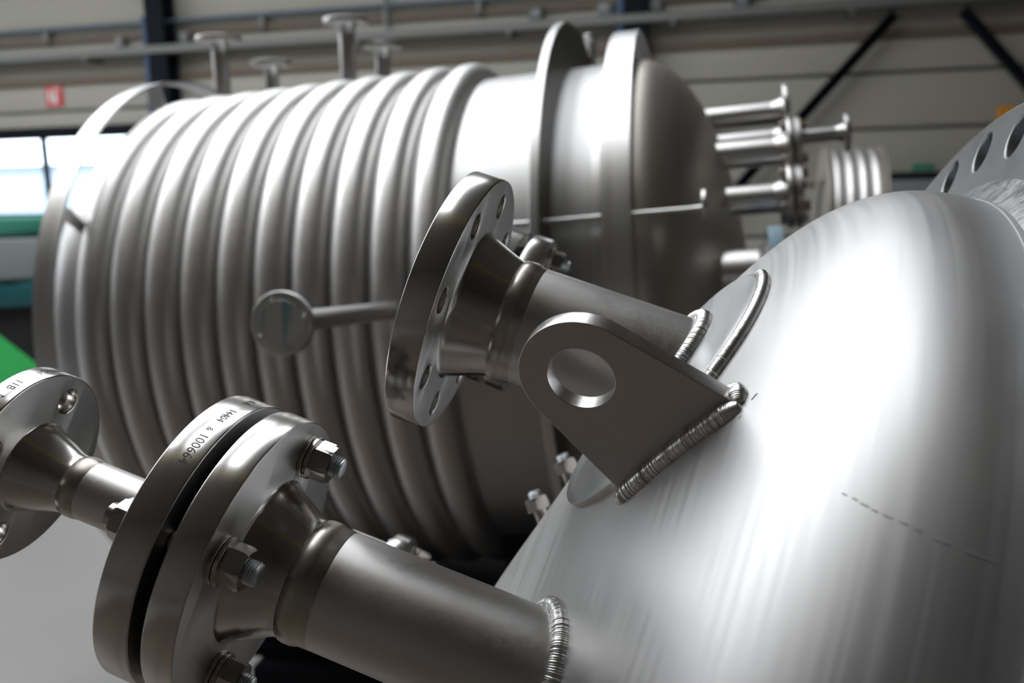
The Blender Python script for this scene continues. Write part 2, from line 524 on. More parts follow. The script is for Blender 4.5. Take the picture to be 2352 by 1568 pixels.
sg = thing('fire_sign', 'small red and white safety sign on the wall above the window', 'sign', HALL @ Vector((-10.84, WY - 0.03, 2.95)))
link('plate', box(-11.0, -10.68, WY - 0.03, WY - 0.005, 2.95, 3.31, M_RED, 0.008), sg, HALL)
link('extinguisher_print', box(-10.86, -10.78, WY - 0.034, WY - 0.03, 2.99, 3.17, M_WHITE), sg, HALL)
link('flame_print', box(-10.95, -10.89, WY - 0.034, WY - 0.03, 3.02, 3.22, M_WHITE), sg, HALL)
link('hose_print', box(-10.84, -10.74, WY - 0.034, WY - 0.03, 3.20, 3.24, M_WHITE), sg, HALL)

yb = thing('yellow_box', 'orange-yellow box on the wall above the holed flange', 'box', HALL @ Vector((3.75, WY - 0.2, 2.06)))
link('case', box(3.50, 4.05, WY - 0.12, WY - 0.065, 2.06, 2.34, M_ORANGE, 0.02), yb, HALL)
link('lid', box(3.54, 4.01, WY - 0.14, WY - 0.12, 2.10, 2.30, M_ORANGE, 0.005), yb, HALL)

cab = thing('control_cabinet', 'dark framed cabinet with green sign at the wall beside the holed flange', 'cabinet', HALL @ Vector((2.55, WY - 0.5, 0)))
link('body', box(2.10, 3.0, WY - 0.5, WY - 0.02, 0, 1.52, M_COLUMN, 0.02), cab, HALL)
link('door', box(2.17, 2.93, WY - 0.52, WY - 0.5, 0.08, 1.42, M_GREY, 0.01), cab, HALL)
link('green_sign', box(2.42, 2.70, WY - 0.5, WY - 0.46, 1.53, 1.63, M_GREEN, 0.01), cab, HALL)

# unseen yellow crane, added under the roof for its streak reflections
crane = thing('added_crane_girder', 'unseen yellow crane girder added under the roof for its reflections', 'crane', HALL @ Vector((0, -0.1, 6.05)))
link('girder', box(X0 + 0.6, X1 - 0.6, -0.30, 0.05, 6.05, 6.45, M_YELLOW, 0.02), crane, HALL)
link('end_carriage', box(X0 + 0.2, X0 + 0.6, -1.1, 0.9, 5.7, 6.05, M_YELLOW, 0.02), crane, HALL)
link('end_carriage', box(X1 - 0.6, X1 - 0.2, -1.1, 0.9, 5.7, 6.05, M_YELLOW, 0.02), crane, HALL)
for xx in (X0 + 0.1, X1 - 0.5):
    r_ = thing('added_crane_rail', 'unseen runway rail of the added crane along the %s side wall' % ('left' if xx < 0 else 'right'), 'rail', HALL @ Vector((xx + 0.2, 0, 5.4)))
    link('beam', box(xx, xx + 0.4, Y0, WY, 5.4, 5.7, M_BLUE), r_, HALL)
    for yy in (Y0 + 0.5, -2, 4, 10):
        link('bracket', box(xx - 0.1 if xx < 0 else xx, xx + 0.4 if xx < 0 else xx + 0.5, yy - 0.1, yy + 0.1, 5.0, 5.4, M_BLUE), r_, HALL)

pf = thing('added_platform', 'unseen dark brown platform added under the near vessel to darken reflections', 'platform', HALL @ Vector((-0.2, -0.2, 0)))  # added out of view so steel undersides reflect dark brown
for i in range(8):
    link('board', box(-2.4 + 0.6 * i + 0.006, -1.8 + 0.6 * i - 0.006, -2.6, 1.7, 0.14, 0.18, M_PLY, 0.004), pf, HALL)
for yy in (-2.4, -0.4, 1.5):
    link('joist', box(-2.4, 2.4, yy - 0.05, yy + 0.05, 0.0, 0.14, M_PLY), pf, HALL)

# machines at far left
LM = T(-4.1, 8.0, -0.0) @ Matrix.Rotation(math.radians(14), 4, 'Z')
mc = thing('machine_tool', 'green and grey machine tool standing left behind the vessel', 'machine', (-4.3, 8.0, 0))
link('base', box(-1.2, 0.35, -0.35, 0.45, 0.0, 0.62, M_BLACK, 0.02), mc, LM)
link('bed', box(-1.2, 0.30, -0.45, 0.35, 0.62, 0.80, M_TEAL, 0.02), mc, LM)
link('headstock', box(-1.0, -0.12, -0.35, 0.3, 0.80, 1.16, M_GREY, 0.05), mc, LM)
link('column', box(-0.55, 0.12, 0.05, 0.5, 0.80, 1.32, M_GREEN, 0.03), mc, LM)
link('guard', box(-0.25, 0.20, -0.42, -0.36, 0.85, 1.18, M_GREY, 0.02), mc, LM)
link('cover', box(-1.3, 0.22, 0.0, 0.55, 1.20, 1.34, M_GREEN, 0.03), mc, LM)
link('spindle', lathe([(0, 0), (0, 0.10), (0.14, 0.10), (0.16, 0.07), (0.26, 0.07), (0.26, 0)], M_GREY, 24), mc, LM @ T(-0.45, -0.35, 1.02) @ Matrix.Rotation(PI / 2, 4, 'X'))

GM = T(-2.82, 4.85, 0) @ Matrix.Rotation(math.radians(8), 4, 'Z')
gb = thing('tipping_bin', 'bright green sloped bin at the left edge of the picture', 'bin', (-3.05, 4.85, 0))
bm = bmesh.new()
pr = [(-1.0, 0.30), (-0.1, 0.30), (0.18, 0.46), (-0.32, 0.95), (-1.0, 0.95)]
va = [bm.verts.new((x, -0.3, z)) for x, z in pr]
vb = [bm.verts.new((x, 0.45, z)) for x, z in pr]
bm.faces.new(va); bm.faces.new(vb[::-1])
for i in range(5):
    bm.faces.new((va[i], va[(i + 1) % 5], vb[(i + 1) % 5], vb[i]))
bmesh.ops.bevel(bm, geom=list(bm.edges), offset=0.015, segments=2, affect='EDGES')
link('hopper', bm_mesh(bm, M_BRIGHTGREEN, 40), gb, GM)
for x in (-0.9, -0.2):
    for y in (-0.2, 0.35):
        link('leg', box(x - 0.04, x + 0.04, y - 0.04, y + 0.04, 0.0, 0.30, M_BLACK), gb, GM)

# ------------------------------------------------------------------ shared flange / bolt parts
def flat_faces(me, t):
    """faced (duller) finish on the flat sides, turned finish on the rim"""
    me.materials.append(M_FACE)
    for p in me.polygons:
        if abs(p.normal.z) > 0.97:
            p.material_index = 1


def flange_mesh(R, t, kr, hr, nh, ang0, bore, neck_r, neck_l, pipe_r, mat, n=96, bev=0.0012, hs=20):
    """weld-neck flange: plate z in [0,t] with through bolt holes, neck tapering to the pipe at z=-neck_l"""
    loops = [circle(R, n), circle(bore, 40)]
    for k in range(nh):
        a_ = math.radians(ang0) + 2 * PI * k / nh
        loops.append(circle(hr, hs, kr * math.cos(a_), kr * math.sin(a_)))
    me = plate_mesh(loops, t, bev)
    bm = bmesh.new()
    f = neck_r * 0.045
    prof = [(0.0004, neck_r + f), (-f * 0.25, neck_r + f * 0.35), (-f * 0.7, neck_r), (-f * 1.6, neck_r - f * 0.5)]
    prof += [(-neck_l * 0.55, neck_r * 0.40 + pipe_r * 0.60), (-neck_l * 0.86, pipe_r * 1.02), (-neck_l, pipe_r), (-neck_l, pipe_r * 0.9), (t * 0.98, bore)]
    add_lathe(bm, prof, 64)
    out = merge(me, bm, mat, 32)
    if mat is M_RIM:
        flat_faces(out, t)
    return out


def hexnut_mesh(af, h, bore, mat):
    """chamfered hexagon, z in [0,h]"""
    bm = bmesh.new()
    rc = af / math.sqrt(3)
    n = 48
    zs = [(0.0, 0.94), (h * 0.10, 1.0), (h * 0.80, 1.0), (h, 0.90)]
    rings = []
    for z, f in zs:
        ring = []
        for k in range(n):
            a_ = 2 * PI * k / n
            b_ = (a_ + PI / 6) % (PI / 3) - PI / 6
            r = min(af / 2 / math.cos(b_), rc * f)
            ring.append(bm.verts.new((r * math.cos(a_), r * math.sin(a_), z)))
        rings.append(ring)
    for A_, B_ in zip(rings[:-1], rings[1:]):
        for k in range(n):
            bm.faces.new((A_[k], A_[(k + 1) % n], B_[(k + 1) % n], B_[k]))
    bm.faces.new(rings[0]); bm.faces.new(rings[-1])
    return bm_mesh(bm, mat, 18)


def stud_mesh(r, z0, z1, mat, turns):
    prof = [(z0, 0.0), (z0, r * 0.8)]
    for k in range(turns):
        z = z0 + (z1 - z0) * (k + 0.3) / (turns + 0.6)
        dz = (z1 - z0) / (turns + 0.6)
        prof += [(z, r), (z + dz * 0.5, r * 0.9)]
    prof += [(z1 - 0.0008, r * 0.92), (z1, r * 0.78), (z1 + 0.0006, r * 0.5), (z1, 0.0)]
    return lathe(prof, mat, 24, angle=25)


NUT = hexnut_mesh(0.0245, 0.0135, 0.008, M_NUT)
HEADHEX = hexnut_mesh(0.0245, 0.0105, 0.008, M_NUT)
WASHER = lathe([(0, 0.0082), (0, 0.0148), (0.0004, 0.0152), (0.0026, 0.0152), (0.003, 0.0148), (0.003, 0.0082)], M_NUT, 40)
STUD = stud_mesh(0.0078, 0.0, 0.028, M_STUD, 14)
SHANK = lathe([(0, 0.0), (0, 0.0078), (0.075, 0.0078), (0.075, 0)], M_NUT, 20)


def bead(parent, mw, pts, r0, mat, closed, ripple=0.12, step=0.0018, name='weld_bead', n=10):
    """rippled weld bead along a polyline (local coordinates)"""
    P = [Vector(p) for p in pts]
    if closed:
        P2 = P + [P[0]]
    else:
        P2 = P
    ln = [0.0]
    for i in range(1, len(P2)):
        ln.append(ln[-1] + (P2[i] - P2[i - 1]).length)
    tot = ln[-1]
    cnt = max(8, int(tot / step * 3))
    out, rad = [], []
    j = 0
    for i in range(cnt if closed else cnt + 1):
        s = tot * i / cnt
        while j < len(ln) - 2 and ln[j + 1] < s:
            j += 1
        f = (s - ln[j]) / max(1e-9, ln[j + 1] - ln[j])
        out.append(P2[j].lerp(P2[j + 1], f))
        ph = (i % 3) / 3.0
        tp = 1.0 if closed else min(1.0, 0.35 + 0.65 * math.sqrt(max(0.0, min(s, tot - s)) / (1.6 * r0)))
        rad.append(tp * r0 * (1 - ripple * 0.5 + ripple * ph + random.uniform(-0.02, 0.02)))
    bm = bmesh.new()
    add_tube(bm, out, rad, n, closed)
    return link(name, bm_mesh(bm, mat, 60), parent, mw)


# ------------------------------------------------------------------ background vessel with half-pipe coils
A_ = Vector((0.97073, -0.05310, -0.23424))
AW = cv(A_).normalized()
CW = cp((-0.02846, -0.08095, 2.65498))
zup = Vector((0, 0, 1))
BV = frame(CW, AW, zup)          # local Z = vessel axis, local X = up
Xb = Vector((BV[0][0], BV[1][0], BV[2][0]))
Yb = Vector((BV[0][1], BV[1][1], BV[2][1]))
vb_ = thing('jacketed_vessel', 'large horizontal stainless vessel wrapped in half-pipe coils, out of focus behind', 'vessel', (CW.x, CW.y, 0))
RS = 0.654
head_l = [(-0.93 - 0.25 * math.sin(t), RS * math.cos(t)) for t in [PI / 2 * k / 20 for k in range(1, 21)]]
prof = [(z, max(r, 0)) for z, r in reversed(head_l)]
prof[0] = (prof[0][0], 0.0)
prof += [(-0.93, RS), (0.45, RS)]
link('shell', lathe(prof, M_SHELL, 160), vb_, BV)
head_r = [(0.45 + 0.25 * math.sin(t), RS * math.cos(t)) for t in [PI / 2 * k / 28 for k in range(0, 29)]]
head_r[-1] = (head_r[-1][0], 0.0)
hd = link('dished_end', lathe(head_r, M_BGHEAD, 160), vb_, BV)
link('girth_weld', lathe([(0.444, RS - 0.002), (0.446, RS + 0.003), (0.45, RS + 0.004), (0.454, RS + 0.003), (0.456, RS - 0.002)], M_WELD, 120), hd, BV)
coil_prof = []
for k in range(17):
    t = PI * k / 16
    coil_prof.append((-0.0435 * math.cos(t), RS - 0.002 + 0.048 * math.sin(t)))
COIL = lathe(coil_prof, M_COIL, 160)
WELDL = lathe([(-0.0460, RS - 0.001), (-0.0450, RS + 0.0018), (-0.0430, RS + 0.004), (-0.042, RS)], M_SHELL, 120)
WELDR = lathe([(0.042, RS), (0.0430, RS + 0.004), (0.0450, RS + 0.0018), (0.0460, RS - 0.001)], M_SHELL, 120)
for k in range(10):
    Mk = BV @ T(0, 0, -0.09475 * k)
    c = link('coil_ring', COIL, vb_, Mk)
    link('weld_bead', WELDL, c, Mk)
    link('weld_bead', WELDR, c, Mk)


def ring_band(s, R, w, t):
    return lathe([(s, R - t), (s, R), (s + w, R), (s + w, R - t)], M_BAND, 160, True)


# insulation support hoops and the thick ring plate
bl = link('support_hoop', ring_band(-0.944, 0.757, 0.055, 0.007), vb_, BV)
br = link('support_hoop', ring_band(0.396, 0.729, 0.062, 0.006), vb_, BV)
rp = link('ring_plate', lathe([(0.2544, RS - 0.005), (0.2544, 0.768), (0.2755, 0.768), (0.2755, RS - 0.005)], M_DARKPLATE, 160), vb_, BV)
link('ring_edge', lathe([(0.2546, 0.7675), (0.2546, 0.770), (0.2560, 0.7715), (0.2740, 0.7715), (0.2753, 0.770), (0.2753, 0.7675)], M_BAND, 160), rp, BV)
link('inner_hoop', ring_band(0.366, 0.661, 0.022, 0.010), vb_, BV)
for ang in (12, 57, 102, 147, 192, 237, 282, 327):
    rot = Matrix.Rotation(math.radians(ang), 4, 'Z')
    link('bracket', box(RS - 0.01, 0.750, -0.003, 0.003, -0.94, -0.895, M_BAND), bl, BV @ rot)
    link('bracket', box(RS - 0.01, 0.7235, -0.003, 0.003, 0.402, 0.445, M_BAND), br, BV @ rot)


def bgflange(R, t, pr, n=8, neck=0.03):
    return flange_mesh(R, t, R * 0.78, R * 0.085, n, 22.5, pr * 0.85, pr * 1.30, neck, pr, M_SHINY, 64, 0.002, 12)


def bg_nozzle(end, direction, length, pr, R, t=0.018, nb=4, cap=None, pair=False, xdir=None):
    Mx = frame(end, direction, xdir)
    p = link('nozzle_pipe', lathe([(-length, pr * 0.9), (-length, pr), (-0.028, pr), (-0.028, pr * 0.9)], M_SHINY, 48), vb_, Mx)
    link('flange', bgflange(R, t, pr, nb), p, Mx)
    if pair:
        link('mating_flange', lathe([(t + 0.004, 0), (t + 0.004, R - 0.002), (t + 0.006, R), (2 * t + 0.002, R), (2 * t + 0.004, R - 0.002), (2 * t + 0.004, 0)], M_SHINY, 64), p, Mx)
        link('gasket', lathe([(t - 0.001, R * 0.6), (t + 0.005, R * 0.6)], M_DARK, 32), p, Mx)
        for k in range(nb):
            a1 = math.radians(22.5) + 2 * PI * k / nb
            Mb = Mx @ T(R * 0.78 * math.cos(a1), R * 0.78 * math.sin(a1), 0)
            link('hex_nut', NUT, p, Mb @ T(0, 0, 2 * t + 0.004))
            link('hex_nut', NUT, p, Mb @ Matrix.Rotation(PI, 4, 'X'))
    if cap == 'blue':
        link('blue_cap', lathe([(t, 0.0), (t + 0.012, 0.0), (t + 0.012, R * 1.0), (t + 0.006, R * 1.03), (-0.004, R * 1.03), (-0.004, R)], M_CAP, 48), p, Mx)
    elif cap == 'seal':
        link('face_film', lathe([(t + 0.0004, 0.0), (t + 0.0008, R * 0.72), (t + 0.0002, R * 0.73)], M_CAPFILM, 48), p, Mx)
    return p, Mx


def capfilm():
    m, nt, N, L, p = new_mat('scuffed_face_film')
    tc = N.new('ShaderNodeTexCoord')
    mp = N.new('ShaderNodeMapping'); mp.inputs['Scale'].default_value = (3, 40, 3)
    L.new(tc.outputs['Object'], mp.inputs[0])
    n = N.new('ShaderNodeTexNoise'); n.inputs['Scale'].default_value = 1.2; n.inputs['Detail'].default_value = 2
    L.new(mp.outputs[0], n.inputs['Vector'])
    cr = N.new('ShaderNodeValToRGB')
    cr.color_ramp.elements[0].position = 0.52; cr.color_ramp.elements[0].color = (0.55, 0.54, 0.52, 1)
    cr.color_ramp.elements[1].position = 0.66; cr.color_ramp.elements[1].color = (0.20, 0.36, 0.38, 1)
    L.new(n.outputs[0], cr.inputs[0]); L.new(cr.outputs[0], p.inputs['Base Color'])
    p.inputs['Roughness'].default_value = 0.35
    p.inputs['Metallic'].default_value = 0.4
    return m


M_CAPFILM = capfilm()


def ray(px, py, z):
    return cp(((px - 1176) / 2100 * z, (py - 784) / 2100 * z, z))


# upright nozzles on the far shoulder
for px, py, z, R, pr, L_ in ((503, 97, 2.95, 0.073, 0.026, 0.55), (622, 152, 2.95, 0.066, 0.022, 0.5), (795, 55, 2.92, 0.073, 0.026, 0.62), (878, 112, 2.95, 0.066, 0.024, 0.55)):
    bg_nozzle(ray(px, py, z), zup, L_, pr, R, 0.016, 4)
# nozzles on the right dished end, parallel to the axis
bg_nozzle(ray(1797, 258, 2.43), AW, 0.42, 0.030, 0.072, 0.016)
bg_nozzle(ray(1800, 318, 2.70), AW, 0.45, 0.029, 0.070, 0.016)
p3, M3 = bg_nozzle(ray(1806, 345, 2.25), AW, 0.42, 0.034, 0.078, 0.014, 4, None, True)
link('branch_pipe', lathe([(0.03, 0), (0.03, 0.017), (0.135, 0.017), (0.135, 0)], M_SHINY, 24), p3, M3 @ T(0.028, 0, 0))
link('branch_flange', bgflange(0.045, 0.012, 0.017, 4, 0.02), p3, M3 @ T(0.028, 0, 0.135))
bg_nozzle(ray(1806, 452, 2.20), AW, 0.42, 0.036, 0.076, 0.016, 4, None, True)
bg_nozzle(ray(1770, 628, 2.10), AW, 0.40, 0.060, 0.105, 0.018, 4, 'blue')
bg_nozzle(ray(1613, 478, 1.84), AW, 0.40, 0.0055, 0.038, 0.010, 4, None)
# radial nozzle that points out towards the viewer
rad = cv((-0.2376, 0.0795, -1.0)).normalized()
bg_nozzle(ray(655, 742, 1.50), rad, 0.52, 0.0185, 0.0535, 0.016, 4, 'seal', xdir=zup)
# little capped stub behind the ring plate
bg_nozzle(ray(1357, 92, 2.75), zup, 0.16, 0.014, 0.020, 0.016, 4)
# saddles on an added skid, black in place of the shaded floor
sk = link('added_dark_skid', box(-1.22, 0.75, 2.05, 4.20, 0.20, 0.28, M_COLUMN, 0.01), vb_, HALL)
for yy in (2.13, 2.95, 4.12):
    link('added_skid_beam', box(-1.22, 0.75, yy - 0.07, yy + 0.07, 0.0, 0.20, M_COLUMN), sk, HALL)
for s in (-0.62, 0.15):
    c0 = CW + AW * s
    Ms = T(c0.x, c0.y, 0) @ HALL
    sd = link('saddle', box(-0.06, 0.06, -0.4, 0.5, 0.28, c0.z - 0.46, M_COLUMN, 0.01), vb_, Ms)
    link('saddle_foot', box(-0.14, 0.14, -0.45, 0.55, 0.28, 0.31, M_COLUMN), sd, Ms)

# ------------------------------------------------------------------ coiled drum further back
DW = ray(1950, 515, 6.0)
DM = frame(DW, HX, zup)
dr = thing('coil_drum', 'ribbed steel drum of four coil rings in front of the far wall', 'drum', (DW.x, DW.y, 0))
link('drum_shell', lathe([(-0.16, 0), (-0.16, 0.44), (-0.15, 0.46), (0.15, 0.46), (0.16, 0.44), (0.16, 0)], M_PIPE, 96), dr, DM)
ringp = [(-0.034 * math.cos(PI * k / 10), 0.455 + 0.034 * math.sin(PI * k / 10)) for k in range(11)]
RINGM = lathe(ringp, M_COIL, 96)
for k in range(4):
    link('coil_ring', RINGM, dr, DM @ T(0, 0, -0.115 + 0.0767 * k))
link('end_flange', lathe([(-0.175, 0.3), (-0.175, 0.50), (-0.16, 0.50), (-0.16, 0.3)], M_BGHEAD, 96), dr, DM)
link('end_flange', lathe([(0.16, 0.3), (0.16, 0.50), (0.175, 0.50), (0.175, 0.3)], M_BGHEAD, 96), dr, DM)
link('stand', box(-0.25, 0.25, -0.35, 0.35, 0, DW.z - 0.42, M_COLUMN, 0.02), dr, T(DW.x, DW.y, 0) @ HALL)

# ------------------------------------------------------------------ foreground vessel: conical head with nozzles and lug
a = Vector((-0.93172, -0.32685, 0.15835)).normalized()
e2 = (-Vector((0, 0, 1)) + a * a.z).normalized()
e1 = a.cross(e2)
aW, e1W, e2W = cv(a).normalized(), cv(e1).normalized(), cv(e2).normalized()
C1, C2, RB, HH, PP, QQ, S0 = -0.2238, -0.8145, 0.4482, 0.2514, 0.9517, 2.4564, 0.0747


def fw(s, u, v):
    """axial, up, towards-viewer coordinates of the vessel -> world"""
    return CAM + aW * s + e1W * u + e2W * v


def s_head_r(r):
    r = math.sqrt(r * r + 0.03 ** 2) - 0.03 * math.exp(-r / 0.05)
    x = min(r / RB, 1.0)
    return S0 - HH + HH * max(0.0, 1 - x ** PP) ** (1 / QQ)


def s_head(u, v):
    return s_head_r(math.hypot(u - C1, v - C2))


FO = fw(0, C1, C2)
FV = frame(FO, aW, e1W)          # local Z = axis, X = up, Y = away from the viewer (-e2)
fv = thing('process_vessel', 'large satin stainless vessel head with nozzles and lifting lug, nearest the viewer', 'vessel', (FO.x, FO.y, 0))


def loc(s, u, v):
    return Vector((u - C1, -(v - C2), s))


prof = [(s_head_r(0.0), 0.0)]
for k in range(1, 141):
    x = math.sin(PI / 2 * k / 140) ** 0.9
    prof.append((s_head_r(RB * x), RB * x))
prof[-1] = (S0 - HH, RB)
prof += [(S0 - HH - 0.004, RB), (-0.215, RB)]
head = link('vessel_head', lathe(prof, M_HEAD, 320, angle=60), fv, FV)

# body flange with empty bolt holes
FT = 0.046
loops = [circle(0.531, 200), circle(0.40, 120)]
for k in range(40):
    a_ = math.radians(-1.2 + 9 * k)
    loops.append(circle(0.0165, 24, 0.5025 * math.cos(a_), 0.5025 * math.sin(a_)))
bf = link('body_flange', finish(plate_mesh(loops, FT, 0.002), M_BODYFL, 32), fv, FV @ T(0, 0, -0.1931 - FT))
bm = bmesh.new()
pw = []
for k in range(9):
    t = k / 8
    pw.append((-0.1800 - 0.0135 * t, RB - 0.001 + 0.022 * t ** 1.7 + 0.002 * math.sin(t * PI)))
add_lathe(bm, pw, 360)
for v in bm.verts:
    d = 1 + random.uniform(-0.0006, 0.0006)
    v.co.x *= d; v.co.y *= d
link('flange_weld', bm_mesh(bm, M_GRIND, 70), bf, FV)
link('bore', lathe([(-0.1931 - FT, 0.40), (-0.15, 0.40)], M_PIPE, 96), bf, FV)
for sgn in (-1, 1):
    b0 = FO + aW * (-0.216) + e2W * (0.28 * sgn) - e1W * 0.40
    link('support_leg', box(-0.04, 0.04, -0.04, 0.04, 0.18, b0.z + 0.02, M_COLUMN, 0.006), fv, T(b0.x, b0.y, 0))


def fg_nozzle(s_face, u, v, pr, R, t, kr, hr, nh, ang0, neck_r, neck_l, tint=0.030, lift=0.0):
    """nozzle parallel to the vessel axis; s_face = plane of the flange back face"""
    Mx = frame(fw(s_face, u, v), aW, e1W)
    root = s_head(u, v)
    # the pipe ends where it meets the head (cut follows the head surface)
    bm = bmesh.new()
    n = 96
    top, mid, bot = [], [], []
    for k in range(n):
        ph = 2 * PI * k / n
        x, y = pr * math.cos(ph), pr * math.sin(ph)
        sh = s_head(u + x, v - y) - 0.004
        top.append(bm.verts.new((x, y, -neck_l - tint)))
        mid.append(bm.verts.new((x, y, (sh - s_face) * 0.5 - (neck_l + tint) * 0.5)))
        bot.append(bm.verts.new((x, y, sh - s_face)))
    for k in range(n):
        k2 = (k + 1) % n
        bm.faces.new((top[k], top[k2], mid[k2], mid[k])); bm.faces.new((mid[k], mid[k2], bot[k2], bot[k]))
    p = link('nozzle_pipe', bm_mesh(bm, M_PIPE, 60), fv, Mx)
    fl = link('flange', flange_mesh(R, t, kr, hr, nh, ang0, pr * 0.86, neck_r, neck_l, pr, M_RIM), p, Mx)
    # root weld with heat-tinted band beside the neck
    z0 = -neck_l
    link('heat_tinted_band', lathe([(z0 + 0.0005, pr + 0.0002), (z0 - 0.001, pr + 0.0012), (z0 - 0.004, pr + 0.0019), (z0 - 0.009, pr + 0.0019), (z0 - 0.0125, pr + 0.0010), (z0 - 0.014, pr + 0.0003), (z0 - tint, pr + 0.00005), (z0 - tint - 0.001, pr - 0.0004)], M_TINT, 96, angle=50), p, Mx)
    pts = []
    for k in range(160):
        ph = 2 * PI * k / 160
        x, y = (pr + 0.0025) * math.cos(ph), (pr + 0.0025) * math.sin(ph)
        pts.append((x, y, s_head(u + x, v - y) - s_face + 0.0015 + lift))
    bead(p, Mx, pts, 0.0064, M_WELD, True, 0.07, 0.0014)
    return p, Mx


def rim_text(txt, parent, Mx, R, zc, ang0, size):
    """letters stamped on a flange rim, reading towards the viewer, tops facing the vessel"""
    cu = bpy.data.curves.new('stamp', 'FONT')
    cu.body = txt
    cu.size = size
    cu.extrude = 0.0
    cu.resolution_u = 3
    ob = bpy.data.objects.new('tmp_text', cu)
    me = bpy.data.meshes.new_from_object(ob)
    bpy.data.objects.remove(ob)
    bpy.data.curves.remove(cu)
    bm = bmesh.new(); bm.from_mesh(me); bpy.data.meshes.remove(me)
    bmesh.ops.remove_doubles(bm, verts=bm.verts, dist=1e-7)
    ret = bmesh.ops.extrude_face_region(bm, geom=list(bm.faces))
    upv = set(e for e in ret['geom'] if isinstance(e, bmesh.types.BMVert))
    for w in bm.verts:
        ph = math.radians(ang0) + w.co.x / R
        r = R + (0.00012 if w in upv else -0.0003)
        z = zc - (w.co.y - size * 0.35)
        w.co = Vector((r * math.cos(ph), -r * math.sin(ph), z))
    return link('stamped_lettering', bm_mesh(bm, M_STAMP, 30), parent, Mx)


def bolt_set(p, Mx, kr, nb, ang0, z_top, z_bot, nutside=-1):
    """hex bolts through a flange pair: nut + stud end on the vessel side (z=z_bot), heads on the far side (z=z_top)"""
    for k in range(nb):
        a1 = math.radians(ang0) + 2 * PI * k / nb
        Mb = Mx @ T(kr * math.cos(a1), -kr * math.sin(a1), 0)
        flip = Mb @ T(0, 0, z_bot) @ Matrix.Rotation(PI, 4, 'X') @ Matrix.Rotation(0.4 + 0.7 * k, 4, 'Z')
        link('washer', WASHER, p, flip)
        link('washer', WASHER, p, flip @ T(0, 0, 0.0036))
        link('hex_nut', NUT, p, flip @ T(0, 0, 0.0066))
        link('stud_end', STUD, p, flip)
        upm = Mb @ T(0, 0, z_top) @ Matrix.Rotation(0.2 + 0.5 * k, 4, 'Z')
        link('bolt_head', HEADHEX, p, upm @ T(0, 0, 0.003))
        link('washer', WASHER, p, upm)
        link('bolt_shank', SHANK, p, Mb @ T(0, 0, z_bot))


# upper nozzle, open flange with eight holes (angles mirrored because local Y points away)
pU, MU = fg_nozzle(0.1527, 0.0148, -0.6909, 0.0462, 0.1, 0.023, 0.080, 0.0092, 8, -3.0, 0.0575, 0.033, 0.018, 0.006)
# reinforcing pad round the upper nozzle: thick plate laid on the head, welded along its near edge
PU, PV, PR, PT = 0.003, -0.690, 0.102, 0.006


def pad_pt(r, t, h):
    u_, v_ = PU + r * math.cos(t), PV + r * math.sin(t)
    return loc(s_head(u_, v_) + h, u_, v_)


na = 128
rr = [0.036, 0.05, 0.065, 0.08, 0.092, 0.0995, 0.1013]
hh = [PT] * 6 + [PT - 0.0007]
bm = bmesh.new()
grid = [[bm.verts.new(pad_pt(r, 2 * PI * k / na, h)) for k in range(na)] for r, h in zip(rr, hh)]
for g0, g1 in zip(grid[:-1], grid[1:]):
    for k in range(na):
        bm.faces.new((g0[k], g0[(k + 1) % na], g1[(k + 1) % na], g1[k]))
pad = link('reinforcing_pad', bm_mesh(bm, M_PAD, 50), fv, FV)
bm = bmesh.new()
grid = [[bm.verts.new(pad_pt(r, 2 * PI * k / na, h)) for k in range(na)] for r, h in ((0.1013, PT - 0.0007), (PR, PT - 0.0014), (PR, -0.002))]
for g0, g1 in zip(grid[:-1], grid[1:]):
    for k in range(na):
        bm.faces.new((g0[k], g0[(k + 1) % na], g1[(k + 1) % na], g1[k]))
link('sawn_edge', bm_mesh(bm, M_SAW, 50), pad, FV)
pts = [pad_pt(PR + 0.0005, math.radians(8 + 125 * k / 89), 0.0022) for k in range(90)]
bead(pad, FV, pts, 0.0048, M_WELD, False, 0.07, 0.0014, 'pad_weld')

# lower nozzle with a bolted reducing flange, branch pipe and end flange
pL, ML = fg_nozzle(0.2081, -0.1971, -0.5965, 0.0408, 0.1, 0.022, 0.0765, 0.0090, 4, 12.0, 0.0560, 0.033, 0.022)
link('gasket', lathe([(0.0215, 0.062), (0.0315, 0.062)], M_DARK, 64), pL, ML)
link('gasket', lathe([(0.0222, 0.090), (0.0225, 0.062)], M_DARK, 64), pL, ML)
t2 = 0.031
me = plate_mesh([circle(0.1, 96), circle(0.019, 32)] + [circle(0.0090, 20, 0.0765 * math.cos(math.radians(12 + 90 * k)), 0.0765 * math.sin(math.radians(12 + 90 * k))) for k in range(4)], 0.024, 0.0012)
finish(me, M_RIM, 32)
flat_faces(me, 0.024)
red = link('reducing_flange', me, pL, ML @ T(0, 0, t2))
bolt_set(pL, ML, 0.0765, 4, -12.0, t2 + 0.024, 0.0)
rim_text('K A', pL, ML, 0.1, t2 + 0.010, 3.0, 0.0074)
rim_text('14404', pL, ML, 0.1, t2 + 0.0095, 18.5, 0.0072)
rim_text('&', pL, ML, 0.1, t2 + 0.010, 33.0, 0.0062)
rim_text('100664', pL, ML, 0.1, t2 + 0.0095, 37.0, 0.0086)
sS = 0.391 - 0.2081
rb = 0.0212
link('branch_pipe', lathe([(t2 + 0.020, rb), (sS - 0.036 - 0.012, rb)], M_PIPE, 64), pL, ML)
link('branch_weld', lathe([(t2 + 0.0235, rb + 0.006), (t2 + 0.026, rb + 0.004), (t2 + 0.030, rb)], M_WELD, 64), pL, ML)
